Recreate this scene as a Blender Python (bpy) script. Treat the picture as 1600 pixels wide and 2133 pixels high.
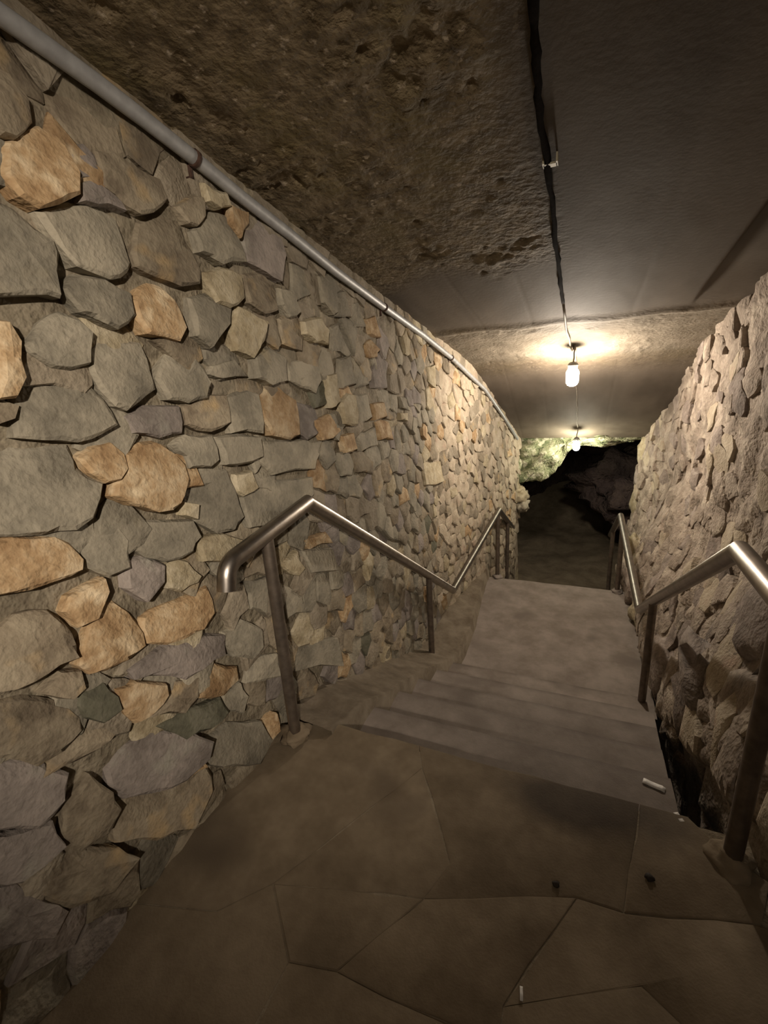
import bpy, math, random
from mathutils import Matrix, Vector, noise

# ------------------------------------------------------------------ clear
for o in list(bpy.data.objects):
    bpy.data.objects.remove(o, do_unlink=True)
scene = bpy.context.scene
COL = scene.collection

# ------------------------------------------------------------------ camera
F_PX, VPX, VPY, ROLL = 950.0, 1217.0, 751.0, 0.06
EYE = Vector((0, 0, 1.58))
CX, CY = 800.0, 1066.5
_d = Vector((VPX - CX, -(VPY - CY), -F_PX)).normalized()      # corridor axis in camera space
_u = Vector((math.sin(ROLL), math.cos(ROLL), 0)); _u = (_u - _d * _u.dot(_d)).normalized()
_r = _d.cross(_u)
CAM = Matrix((_r, _d, _u))                                     # world = CAM @ camera
cd = bpy.data.cameras.new('camera'); cam = bpy.data.objects.new('camera', cd); COL.objects.link(cam)
cd.sensor_fit = 'HORIZONTAL'; cd.sensor_width = 36; cd.lens = F_PX / 1600 * 36
cd.clip_start = 0.02
cam.matrix_world = Matrix.Translation(EYE) @ CAM.to_4x4()
scene.camera = cam
scene.cycles.max_bounces = 6; scene.cycles.diffuse_bounces = 3; scene.cycles.glossy_bounces = 2

# ------------------------------------------------------------------ world, exposure
w = bpy.data.worlds.new('world'); scene.world = w; w.use_nodes = True
w.node_tree.nodes['Background'].inputs[0].default_value = (0.5, 0.42, 0.34, 1)
w.node_tree.nodes['Background'].inputs[1].default_value = 0.01
scene.view_settings.view_transform = 'Standard'; scene.view_settings.look = 'None'
scene.view_settings.exposure = 1.75; scene.view_settings.gamma = 1.0
scene.view_settings.use_curve_mapping = False

LAMPS = [  # bulb centre, emission strength, colour (the bulbs themselves light the tunnel)
    ((-0.092, 4.72, 1.441), 175, (1.0, 0.87, 0.72)),
    ((-0.035, 6.72, 0.475), 85, (1.0, 0.94, 0.74)),
    ((0.25, -1.75, 2.45), 50, (1.0, 0.87, 0.72)),  # added weak fill bulb, out of view behind the viewer
]
FILL_SPOT = dict(loc=Vector((.68, -1.2, 2.22)), aim=Vector((-1.25, 1.75, 1.12)), watts=114, cone=58, blend=1.0, col=(1.0, .87, .72))  # added unseen spot that brightens the near left wall

# ------------------------------------------------------------------ maths helpers
def ray(p):
    return CAM @ Vector((p[0] - CX, -(p[1] - CY), -F_PX))
def proj(P):
    c = CAM.transposed() @ (Vector(P) - EYE)
    if c.z > -0.05: return None
    return (CX + c.x / -c.z * F_PX, CY - c.y / -c.z * F_PX)
def lerp_table(t, y):
    if y <= t[0][0]: a, b = t[0], t[1]
    elif y >= t[-1][0]: a, b = t[-2], t[-1]
    else:
        for a, b in zip(t, t[1:]):
            if a[0] <= y <= b[0]: break
    k = (y - a[0]) / (b[0] - a[0]); return a[1] + k * (b[1] - a[1])
def smooth(a, b, x):
    t = min(1, max(0, (x - a) / (b - a))); return t * t * (3 - 2 * t)
CEIL = [(-3.4, 3.21), (0.9, 2.45), (4.1, 1.885), (4.5, 1.785), (5.05, 1.62), (5.35, 1.47), (5.7, 1.28), (7.0, 0.565)]
def zc(y): return lerp_table(CEIL, y)
FLOOR = [(-3.4, 0), (1.53, 0), (3.38, -1.05), (5.56, -1.05), (7.9, -2.3), (12, -2.3)]
def zf(y): return lerp_table(FLOOR, y)
def fbm(p, o=4): return noise.fractal(Vector(p), 1.0, 2.0, o)

# ------------------------------------------------------------------ object helpers
def mk(name, verts, faces, mats, parent=None, origin=None, sharp=None, flat=False, fmi=None):
    me = bpy.data.meshes.new(name)
    org = Vector(origin) if origin is not None else Vector((0, 0, 0))
    me.from_pydata([tuple(Vector(v) - org) for v in verts], [], faces)
    for m in (mats if isinstance(mats, (list, tuple)) else [mats]): me.materials.append(m)
    if fmi: me.polygons.foreach_set('material_index', fmi)
    if not flat:
        me.polygons.foreach_set('use_smooth', [True] * len(me.polygons))
        if sharp: me.set_sharp_from_angle(angle=sharp)
    me.update()
    o = bpy.data.objects.new(name, me); COL.objects.link(o)
    o.location = org
    if parent is not None:
        o.parent = parent
        o.location = org - parent_world(parent)
    return o
def parent_world(p):
    v = Vector((0, 0, 0))
    while p is not None: v += p.location; p = p.parent
    return v
def tag(o, label, cat, group=None):
    o['label'] = label; o['category'] = cat
    if group: o['group'] = group
    return o
def struct(o, label=None):
    o['kind'] = 'structure'
    if label: o['label'] = label
    return o
def thing(name, loc, label, cat, group=None):
    o = bpy.data.objects.new(name, None); COL.objects.link(o); o.location = loc; o.empty_display_size = .1
    return tag(o, label, cat, group)
def box(x0, x1, y0, y1, z0, z1):
    v = [(x, y, z) for z in (z0, z1) for y in (y0, y1) for x in (x0, x1)]
    return v, [(0, 2, 3, 1), (4, 5, 7, 6), (0, 1, 5, 4), (2, 6, 7, 3), (0, 4, 6, 2), (1, 3, 7, 5)]
def tube(path, r, n=12, caps=True, jit=0.0, rng=None, sy=1.0):
    """mitred sweep of a round section along a polyline"""
    P = [Vector(p) for p in path]; V = []; Fc = []; s = None
    for i, p in enumerate(P):
        a = (P[i] - P[i - 1]).normalized() if i else (P[1] - P[0]).normalized()
        b = (P[i + 1] - P[i]).normalized() if i < len(P) - 1 else a
        t = (a + b).normalized(); k = 1 / max(.5, t.dot(a))
        if s is None: s = t.cross(Vector((0, 0, 1)) if abs(t.z) < .95 else Vector((0, 1, 0)))
        s = (s - t * s.dot(t)).normalized(); q = s.cross(t)
        m = (b - a); m = m.normalized() if m.length > 1e-5 else None     # stretch in the bending plane
        rr = r[i] if isinstance(r, (list, tuple)) else r
        for j in range(n):
            an = 2 * math.pi * j / n
            o = (s * math.cos(an) + q * math.sin(an) * sy) * rr
            if m is not None: o += m * (o.dot(m) * (k - 1))
            if jit: o *= 1 + rng.uniform(-jit, jit)
            V.append(p + o)
    for i in range(len(P) - 1):
        for j in range(n):
            Fc.append((i * n + j, i * n + (j + 1) % n, (i + 1) * n + (j + 1) % n, (i + 1) * n + j))
    if caps:
        Fc.append(tuple(reversed(range(n)))); Fc.append(tuple((len(P) - 1) * n + j for j in range(n)))
    return V, Fc
def lathe(prof, c, n=20, axis='Z'):
    V = []; Fc = []
    for (r, h) in prof:
        for j in range(n):
            a = 2 * math.pi * j / n
            V.append((c[0] + r * math.cos(a), c[1] + r * math.sin(a), c[2] + h))
    for i in range(len(prof) - 1):
        for j in range(n):
            Fc.append((i * n + j, i * n + (j + 1) % n, (i + 1) * n + (j + 1) % n, (i + 1) * n + j))
    Fc.append(tuple(reversed(range(n)))); Fc.append(tuple((len(prof) - 1) * n + j for j in range(n)))
    return V, Fc
def grid(nu, nv, fn):
    V = []; Fc = []
    for j in range(nv + 1):
        for i in range(nu + 1): V.append(fn(i / nu, j / nv))
    for j in range(nv):
        for i in range(nu):
            a = j * (nu + 1) + i; Fc.append((a, a + 1, a + nu + 2, a + nu + 1))
    return V, Fc
def icolump(c, r, rng, amp=.2, sub=2, fr=2.0, rot=0):
    import bmesh
    bm = bmesh.new(); bmesh.ops.create_icosphere(bm, subdivisions=sub, radius=1)
    off = Vector((rng.uniform(0, 50), rng.uniform(0, 50), rng.uniform(0, 50)))
    V = []
    R = Matrix.Rotation(rot, 3, 'Y')
    for v in bm.verts:
        d = v.co.normalized(); k = 1 + amp * noise.noise(d * fr + off) * 1.6 + amp * .4 * noise.noise(d * fr * 3 + off)
        V.append(Vector(c) + R @ Vector((d.x * r[0] * k, d.y * r[1] * k, d.z * r[2] * k)))
    Fc = [tuple(v.index for v in f.verts) for f in bm.faces]; bm.free()
    return V, Fc

# ------------------------------------------------------------------ materials
def nodes(m):
    m.use_nodes = True; nt = m.node_tree; return nt, nt.nodes, nt.links, nt.nodes['Principled BSDF']
def rock(name, cols, scale=6, bump=.5, rough=.85, fine=60, rnd=0.25, spot=None, spot_scale=9, spot_at=(.58, .72), bdist=.01, stretch=None):
    """mottled mineral surface: 2-3 colour blend by noise, per-object tint, optional second-mineral blotches, fine relief"""
    m = bpy.data.materials.new(name); nt, N, L, B = nodes(m)
    g = N.new('ShaderNodeNewGeometry'); oi = N.new('ShaderNodeObjectInfo')
    pos = g.outputs['Position']
    if stretch:
        mp = N.new('ShaderNodeMapping'); mp.inputs['Scale'].default_value = stretch
        L.new(pos, mp.inputs['Vector']); pos = mp.outputs[0]
    n1 = N.new('ShaderNodeTexNoise'); n1.inputs['Scale'].default_value = scale; n1.inputs['Detail'].default_value = 4
    n1.inputs['Roughness'].default_value = .7
    L.new(pos, n1.inputs['Vector'])
    r = N.new('ShaderNodeValToRGB'); e = r.color_ramp.elements
    e[0].position = .36; e[1].position = .64
    e[0].color = (*cols[0], 1); e[1].color = (*cols[-1], 1)
    if len(cols) == 3:
        x = e.new(.5); x.color = (*cols[1], 1)
    L.new(n1.outputs[0], r.inputs[0]); c = r.outputs[0]
    if spot:
        n2 = N.new('ShaderNodeTexNoise'); n2.inputs['Scale'].default_value = spot_scale; n2.inputs['Detail'].default_value = 2
        L.new(pos, n2.inputs['Vector'])
        r2 = N.new('ShaderNodeMapRange'); r2.inputs[1].default_value = spot_at[0]; r2.inputs[2].default_value = spot_at[1]
        L.new(n2.outputs[0], r2.inputs[0])
        mx = N.new('ShaderNodeMix'); mx.data_type = 'RGBA'; L.new(r2.outputs[0], mx.inputs[0]); L.new(c, mx.inputs[6]); mx.inputs[7].default_value = (*spot, 1); c = mx.outputs[2]
    hs = N.new('ShaderNodeHueSaturation')
    mr = N.new('ShaderNodeMapRange'); mr.inputs[3].default_value = 1 - rnd; mr.inputs[4].default_value = 1 + rnd
    L.new(oi.outputs['Random'], mr.inputs[0]); L.new(mr.outputs[0], hs.inputs['Value']); L.new(c, hs.inputs['Color'])
    L.new(hs.outputs[0], B.inputs['Base Color'])
    B.inputs['Roughness'].default_value = rough; B.inputs['Specular IOR Level'].default_value = .25
    n3 = N.new('ShaderNodeTexNoise'); n3.inputs['Scale'].default_value = fine; n3.inputs['Detail'].default_value = 2.5; L.new(pos, n3.inputs['Vector'])
    ad = N.new('ShaderNodeMath'); ad.operation = 'MULTIPLY_ADD'; L.new(n1.outputs[0], ad.inputs[0]); ad.inputs[1].default_value = 2.0; L.new(n3.outputs[0], ad.inputs[2])
    b = N.new('ShaderNodeBump'); b.inputs['Strength'].default_value = bump; b.inputs['Distance'].default_value = bdist
    L.new(ad.outputs[0], b.inputs['Height']); L.new(b.outputs[0], B.inputs['Normal'])
    return m
def plain(name, col, rough=.5, metal=0.0, spec=.5, bump=0, scale=40, var=.15):
    m = bpy.data.materials.new(name); nt, N, L, B = nodes(m)
    tc = N.new('ShaderNodeNewGeometry'); n = N.new('ShaderNodeTexNoise'); n.inputs['Scale'].default_value = scale; n.inputs['Detail'].default_value = 4
    L.new(tc.outputs['Position'], n.inputs['Vector'])
    r = N.new('ShaderNodeValToRGB'); e = r.color_ramp.elements; e[0].position = .3; e[1].position = .7
    e[0].color = (*[c * (1 - var) for c in col], 1); e[1].color = (*[min(1, c * (1 + var)) for c in col], 1)
    L.new(n.outputs[0], r.inputs[0]); L.new(r.outputs[0], B.inputs['Base Color'])
    B.inputs['Roughness'].default_value = rough; B.inputs['Metallic'].default_value = metal; B.inputs['Specular IOR Level'].default_value = spec
    if bump:
        b = N.new('ShaderNodeBump'); b.inputs['Strength'].default_value = bump; b.inputs['Distance'].default_value = .004
        L.new(n.outputs[0], b.inputs['Height']); L.new(b.outputs[0], B.inputs['Normal'])
    return m
def emit(name, col, s):
    m = bpy.data.materials.new(name); nt, N, L, B = nodes(m)
    B.inputs['Base Color'].default_value = (1, .95, .85, 1); B.inputs['Emission Color'].default_value = (*col, 1); B.inputs['Emission Strength'].default_value = s
    return m
M = {}
M['g'] = rock('grey_stone', [(.165, .147, .112), (.237, .211, .16), (.305, .27, .205)], 6, .62, rnd=.2, spot=(.31, .26, .17), spot_scale=5, spot_at=(.62, .8))
M['p'] = rock('mauve_grey_stone', [(.15, .127, .11), (.215, .185, .162), (.28, .24, .21)], 6, .62, rnd=.2, spot=(.26, .24, .2))
M['b'] = rock('brown_stone', [(.145, .115, .08), (.225, .185, .13), (.29, .245, .175)], 7, .62, rnd=.22, spot=(.34, .25, .14))
M['o'] = rock('orange_stone', [(.24, .15, .075), (.355, .245, .135), (.47, .365, .235)], 9, .62, rnd=.16, spot=(.56, .45, .30), spot_scale=12)
M['y'] = rock('buff_stone', [(.26, .21, .13), (.35, .295, .195), (.45, .39, .28)], 10, .62, rnd=.15, spot=(.38, .33, .24))
M['d'] = rock('dark_olive_stone', [(.09, .085, .06), (.12, .115, .08), (.16, .15, .11)], 7, .5, rnd=.15)
M['m'] = rock('mortar_smeared_stone', [(.17, .14, .10), (.225, .19, .14), (.28, .24, .18)], 8, .7, rnd=.15)
M['w'] = rock('pale_buff_rubble', [(.30, .245, .175), (.37, .31, .23), (.44, .375, .285)], 8, .7, rnd=.12, spot=(.36, .27, .2))
M['mortar'] = rock('earthy_mortar', [(.14, .115, .08), (.20, .17, .12), (.26, .22, .16)], 8, .9, rnd=0, fine=45, spot=(.33, .28, .2), spot_scale=14)
M['rightrock'] = rock('rough_cave_rock', [(.17, .135, .105), (.27, .22, .175), (.38, .32, .26)], 5, .7, rnd=.12, fine=40, bdist=.014, spot=(.40, .34, .27), spot_scale=7, spot_at=(.55, .75))
M['rightrock2'] = rock('mauve_cave_rock', [(.15, .12, .10), (.235, .19, .16), (.33, .28, .24)], 6, .7, rnd=.15, fine=40, bdist=.014)
M['yellowrock'] = rock('yellow_brown_rock', [(.16, .12, .055), (.24, .18, .085), (.3, .24, .14)], 5, .9, rnd=.1, fine=30, bdist=.02)
M['mossrock'] = rock('mossy_green_rock', [(.09, .11, .055), (.22, .235, .13), (.36, .35, .23)], 7, 1.0, rnd=.1, fine=30, bdist=.02, spot=(.42, .40, .29), spot_scale=11, spot_at=(.52, .62))
M['cave'] = rock('dark_cave_rock', [(.06, .042, .04), (.09, .065, .058), (.12, .088, .074)], 3, 1.0, rnd=0, fine=12, bdist=.04)
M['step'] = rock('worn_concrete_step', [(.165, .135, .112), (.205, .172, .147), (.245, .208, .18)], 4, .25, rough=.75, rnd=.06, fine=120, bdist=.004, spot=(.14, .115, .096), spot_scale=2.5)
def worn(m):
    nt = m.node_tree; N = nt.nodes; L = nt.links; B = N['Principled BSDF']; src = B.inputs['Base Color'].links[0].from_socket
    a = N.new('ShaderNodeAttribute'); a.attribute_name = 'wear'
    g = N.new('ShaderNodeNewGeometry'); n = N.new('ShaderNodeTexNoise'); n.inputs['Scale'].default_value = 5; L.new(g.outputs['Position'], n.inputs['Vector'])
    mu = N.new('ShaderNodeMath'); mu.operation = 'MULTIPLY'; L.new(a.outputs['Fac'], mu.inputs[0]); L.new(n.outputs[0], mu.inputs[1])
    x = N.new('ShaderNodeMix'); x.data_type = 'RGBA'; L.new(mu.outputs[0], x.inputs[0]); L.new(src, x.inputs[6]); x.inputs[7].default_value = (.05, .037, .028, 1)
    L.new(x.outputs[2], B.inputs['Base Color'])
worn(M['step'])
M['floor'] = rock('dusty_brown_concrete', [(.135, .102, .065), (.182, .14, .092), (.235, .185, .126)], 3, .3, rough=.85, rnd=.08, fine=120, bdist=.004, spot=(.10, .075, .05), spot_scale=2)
def dark_patch(m, cx, cy, rx, ry, col):
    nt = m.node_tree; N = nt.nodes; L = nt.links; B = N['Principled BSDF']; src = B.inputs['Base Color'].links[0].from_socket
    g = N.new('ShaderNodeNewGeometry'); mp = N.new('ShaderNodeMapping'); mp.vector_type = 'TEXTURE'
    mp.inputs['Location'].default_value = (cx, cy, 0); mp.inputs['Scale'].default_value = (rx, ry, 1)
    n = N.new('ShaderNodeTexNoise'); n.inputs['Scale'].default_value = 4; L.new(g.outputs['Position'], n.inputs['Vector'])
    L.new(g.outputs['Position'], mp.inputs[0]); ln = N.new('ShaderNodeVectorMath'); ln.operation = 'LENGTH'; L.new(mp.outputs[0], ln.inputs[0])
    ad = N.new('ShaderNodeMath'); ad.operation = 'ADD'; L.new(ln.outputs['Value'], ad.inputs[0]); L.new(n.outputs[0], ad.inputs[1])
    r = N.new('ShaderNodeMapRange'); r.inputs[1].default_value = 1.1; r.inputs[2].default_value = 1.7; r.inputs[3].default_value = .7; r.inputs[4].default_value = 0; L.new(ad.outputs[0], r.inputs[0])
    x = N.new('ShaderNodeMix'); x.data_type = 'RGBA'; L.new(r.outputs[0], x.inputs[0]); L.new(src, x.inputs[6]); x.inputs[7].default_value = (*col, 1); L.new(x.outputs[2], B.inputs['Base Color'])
dark_patch(M['floor'], .12, 1.46, .30, .13, (.035, .026, .02))  # darker blotch near the front edge of the upper landing
M['joint'] = rock('pale_floor_joint', [(.20, .16, .11), (.27, .225, .16)], 12, .6, rnd=0)
M['rail'] = plain('brushed_handrail_steel', (.34, .305, .27), .36, 1.0, .5, .15, 18, .2)
M['post'] = plain('brown_weathered_post_steel', (.19, .155, .125), .45, .8, .5, .2, 25, .25)
M['conduit'] = plain('grey_conduit_metal', (.36, .36, .36), .5, .35, .5, .15, 30, .15)
M['rust'] = plain('rusty_clamp', (.06, .032, .022), .8, .2, .3, .4, 60, .4)
M['cable'] = plain('black_cable_rubber', (.010, .007, .005), .95, 0, .03, .3, 60, .3)
M['cord'] = plain('dusty_grey_cord', (.22, .19, .15), .7, 0, .3, .3, 60, .3)
M['clip'] = plain('pale_plastic_clip', (.42, .37, .25), .6, 0, .5, .1, 40, .1)
M['paper'] = plain('white_scrap', (.75, .73, .70), .6, 0, .4, .2, 60, .08)
M['pebble'] = plain('dark_pebble', (.03, .022, .016), .8, 0, .3, .4, 60, .3)
M['socket'] = plain('grey_lamp_socket', (.2, .19, .17), .5, .3, .5, .1, 40, .1)

# ceiling: rough aggregate on one side, smooth formed concrete on the other; surface colour follows the two pours
def ceiling_mat():
    m = bpy.data.materials.new('stained_tunnel_concrete'); nt, N, L, B = nodes(m)
    g = N.new('ShaderNodeNewGeometry'); pos = g.outputs['Position']
    def nz(s, d=5, st=None):
        n = N.new('ShaderNodeTexNoise'); n.inputs['Scale'].default_value = s; n.inputs['Detail'].default_value = d
        if st:
            mp = N.new('ShaderNodeMapping'); mp.inputs['Scale'].default_value = st; L.new(pos, mp.inputs[0]); L.new(mp.outputs[0], n.inputs['Vector'])
        else: L.new(pos, n.inputs['Vector'])
        return n.outputs[0]
    def ramp(f, a, b, p=(.35, .65)):
        r = N.new('ShaderNodeValToRGB'); e = r.color_ramp.elements; e[0].position, e[1].position = p
        e[0].color = (*a, 1); e[1].color = (*b, 1); L.new(f, r.inputs[0]); return r.outputs[0]
    def mix(f, a, b):
        x = N.new('ShaderNodeMix'); x.data_type = 'RGBA'; L.new(f, x.inputs[0]); L.new(a, x.inputs[6]); L.new(b, x.inputs[7]); return x.outputs[2]
    rough = ramp(nz(16, 5), (.10, .074, .041), (.20, .155, .095), (.38, .62))
    rough = mix(ramp(nz(34, 3), (0, 0, 0), (1, 1, 1), (.62, .68)), rough, ramp(nz(50, 2), (.26, .21, .15), (.36, .30, .22)))
    green = ramp(nz(2.3, 4), (.14, .108, .045), (.18, .143, .08), (.45, .6))
    rough = mix(ramp(nz(3.1, 3), (0, 0, 0), (.7, .7, .7), (.5, .65)), rough, green)
    plainc = ramp(nz(3, 5, (1, .25, 1)), (.085, .067, .05), (.13, .104, .08))
    at = N.new('ShaderNodeAttribute'); at.attribute_name = 'pour'
    c = mix(at.outputs['Fac'], plainc, rough)
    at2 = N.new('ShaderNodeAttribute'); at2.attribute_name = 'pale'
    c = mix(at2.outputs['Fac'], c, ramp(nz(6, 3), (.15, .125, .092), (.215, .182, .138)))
    L.new(c, B.inputs['Base Color']); B.inputs['Roughness'].default_value = .8; B.inputs['Specular IOR Level'].default_value = .25
    b = N.new('ShaderNodeBump'); b.inputs['Distance'].default_value = .014
    mr = N.new('ShaderNodeMapRange'); mr.inputs[3].default_value = .09; mr.inputs[4].default_value = 1.0
    L.new(at.outputs['Fac'], mr.inputs[0]); L.new(mr.outputs[0], b.inputs['Strength'])
    L.new(nz(40, 4), b.inputs['Height']); L.new(b.outputs[0], B.inputs['Normal'])
    return m
M['ceiling'] = ceiling_mat()

# ------------------------------------------------------------------ left wall frame: (s, z, n) -> world
XL, YB, XE, YE = -1.255, 4.1, -0.84, 7.0
_ld = Vector((XE - XL, YE - YB, 0)).normalized(); _ln = Vector((_ld.y, -_ld.x, 0))
SEND = YB + math.hypot(XE - XL, YE - YB)
def wl(s, z, n=0.0):
    if s <= YB: return Vector((XL + n, s, z))
    p = Vector((XL, YB, z)) + _ld * (s - YB)
    k = smooth(YB, YB + .25, s); nn = (Vector((1, 0, 0)).lerp(_ln, k)).normalized()
    return p + nn * n
def px_l(p, n=.045):
    r = ray(p); t = (XL + n) / r.x; P = EYE + r * t
    if t > 0 and P.y <= YB: return (P.y, P.z)
    o = Vector((XL, YB, 0)) + _ln * n; t = (o - EYE).dot(_ln) / r.dot(_ln); P = EYE + r * t
    return (YB + (P - Vector((XL, YB, P.z))).dot(_ld), P.z)

# wall bed (mortar) behind the stones
def fl(u, v):
    s = -3.2 + u * (SEND + 3.2 + .02); z0 = -2.9; z = z0 + v * (3.3 - z0)
    z = min(z, zc(s) + .06)
    n = (.010 if s < 2.6 else .015) + .014 * fbm((s * 6, z * 6, 3)) + .007 * noise.noise(Vector((s * 25, z * 25, 1)))
    return wl(s, z, n)
V, Fc = grid(300, 150, fl)
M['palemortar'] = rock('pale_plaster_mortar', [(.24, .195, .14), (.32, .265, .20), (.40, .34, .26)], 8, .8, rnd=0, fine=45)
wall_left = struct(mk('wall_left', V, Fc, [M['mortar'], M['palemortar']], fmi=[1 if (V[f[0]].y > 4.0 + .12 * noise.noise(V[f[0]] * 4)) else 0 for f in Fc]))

# ------------------------------------------------------------------ stones
def area2(p): return .5 * sum(a[0] * b[1] - b[0] * a[1] for a, b in zip(p, p[1:] + p[:1]))
def centroid(p): return (sum(q[0] for q in p) / len(p), sum(q[1] for q in p) / len(p))
def inside(q, p):
    c = False; j = len(p) - 1
    for i in range(len(p)):
        if (p[i][1] > q[1]) != (p[j][1] > q[1]) and q[0] < (p[j][0] - p[i][0]) * (q[1] - p[i][1]) / (p[j][1] - p[i][1]) + p[i][0]: c = not c
        j = i
    return c
def clip_half(poly, px, py, nx, ny):
    out = []
    for a, b in zip(poly, poly[1:] + poly[:1]):
        da = (a[0] - px) * nx + (a[1] - py) * ny; db = (b[0] - px) * nx + (b[1] - py) * ny
        if da <= 0: out.append(a)
        if (da < 0 < db) or (db < 0 < da):
            t = da / (da - db); out.append((a[0] + (b[0] - a[0]) * t, a[1] + (b[1] - a[1]) * t))
    return out
def voronoi(sites, rad, ax=1.0):
    cells = []
    for i, a in enumerate(sites):
        R = rad(a)
        poly = [(a[0] - R, a[1] - R), (a[0] + R, a[1] - R), (a[0] + R, a[1] + R), (a[0] - R, a[1] + R)]
        nb = [b for j, b in enumerate(sites) if j != i and abs(b[0] - a[0]) < 2 * R and abs(b[1] - a[1]) < 2 * R]
        nb.sort(key=lambda b: (b[0] - a[0]) ** 2 + (b[1] - a[1]) ** 2)
        for b in nb[:26]:
            poly = clip_half(poly, (a[0] + b[0]) / 2, (a[1] + b[1]) / 2, b[0] - a[0], b[1] - a[1])
            if len(poly) < 3: break
        cells.append(poly if len(poly) >= 3 else None)
    return cells
def tidy(p, tol):
    out = []
    for q in p:
        if not out or math.hypot(q[0] - out[-1][0], q[1] - out[-1][1]) > tol: out.append(q)
    if len(out) > 3 and math.hypot(out[0][0] - out[-1][0], out[0][1] - out[-1][1]) < tol: out.pop()
    return out
def stone_geo(poly, frame, front, rng, gap=.004, jag=.10, under=.12, dome=.008, seglen=.07):
    """rough-dressed stone: irregular outline, sides, chamfered face that leans out at its lower edge"""
    if area2(poly) < 0: poly = poly[::-1]
    c = centroid(poly); size = math.sqrt(abs(area2(poly)))
    out = []
    for a, b in zip(poly, poly[1:] + poly[:1]):
        L = math.hypot(b[0] - a[0], b[1] - a[1]); k = 2 if L > seglen else 1
        for i in range(k):
            t = i / k; q = [a[0] + (b[0] - a[0]) * t, a[1] + (b[1] - a[1]) * t]
            if i:
                nx, ny = (b[1] - a[1]) / L, -(b[0] - a[0]) / L; d = rng.uniform(-jag, jag) * L * .5
                q[0] += nx * d; q[1] += ny * d
            dx, dy = c[0] - q[0], c[1] - q[1]; l = math.hypot(dx, dy) + 1e-6
            out.append((q[0] + dx / l * gap, q[1] + dy / l * gap))
    n = len(out); gx = rng.uniform(-.10, .10); gz = -under + rng.uniform(-.06, .06)
    def h(q): return (q[0] - c[0]) * gx + (q[1] - c[1]) * gz
    ins = min(.010, size * .06)
    V = []; 
    for q in out: V.append(frame(q[0], q[1], -.04))
    for q in out: V.append(frame(q[0], q[1], max(.0, front * rng.uniform(.62, .9) + h(q))))
    for q in out:
        dx, dy = c[0] - q[0], c[1] - q[1]; l = math.hypot(dx, dy) + 1e-6; k = min(.6, ins * rng.uniform(.7, 1.5) / l)
        p = (q[0] + dx * k, q[1] + dy * k); V.append(frame(p[0], p[1], max(.004, front + h(p) + rng.uniform(-.004, .004))))
    for q in out:
        p = (q[0] * .5 + c[0] * .5, q[1] * .5 + c[1] * .5); V.append(frame(p[0], p[1], max(.004, front + dome * .8 + h(p) + rng.uniform(-.005, .005))))
    V.append(frame(c[0], c[1], front + dome))
    Fc = []
    for r in range(3):
        for i in range(n):
            j = (i + 1) % n; Fc.append((r * n + i, r * n + j, (r + 1) * n + j, (r + 1) * n + i))
    for i in range(n): Fc.append((3 * n + i, 3 * n + (i + 1) % n, 4 * n))
    return V, Fc, frame(c[0], c[1], 0)
def px_area(V):
    xs = []; ys = []
    for v in V:
        p = proj(v)
        if p is None: return 0
        xs.append(p[0]); ys.append(p[1])
    x0, x1 = max(0, min(xs)), min(1600, max(xs)); y0, y1 = max(0, min(ys)), min(2133, max(ys))
    return max(0, x1 - x0) * max(0, y1 - y0)
def emit_stones(parent, items, limit, stuffname):
    """items: (V, F, origin, matkey). The largest in view are single stones, the rest one joined part."""
    items.sort(key=lambda t: -px_area(t[0]))
    for V, Fc, o, k in items[:limit]:
        mk('stone', V, Fc, M[k], parent, o, sharp=.42)
    keys = sorted(set(t[3] for t in items)); Vs = []; Fs = []; mi = []
    for V, Fc, o, k in items[limit:]:
        b = len(Vs); Vs += V; Fs += [tuple(i + b for i in f) for f in Fc]; mi += [keys.index(k)] * len(Fc)
    if Vs:
        o = mk(stuffname, Vs, Fs, [M[k] for k in keys], parent, None, sharp=.7, fmi=mi); o['kind'] = 'stuff'

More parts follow.
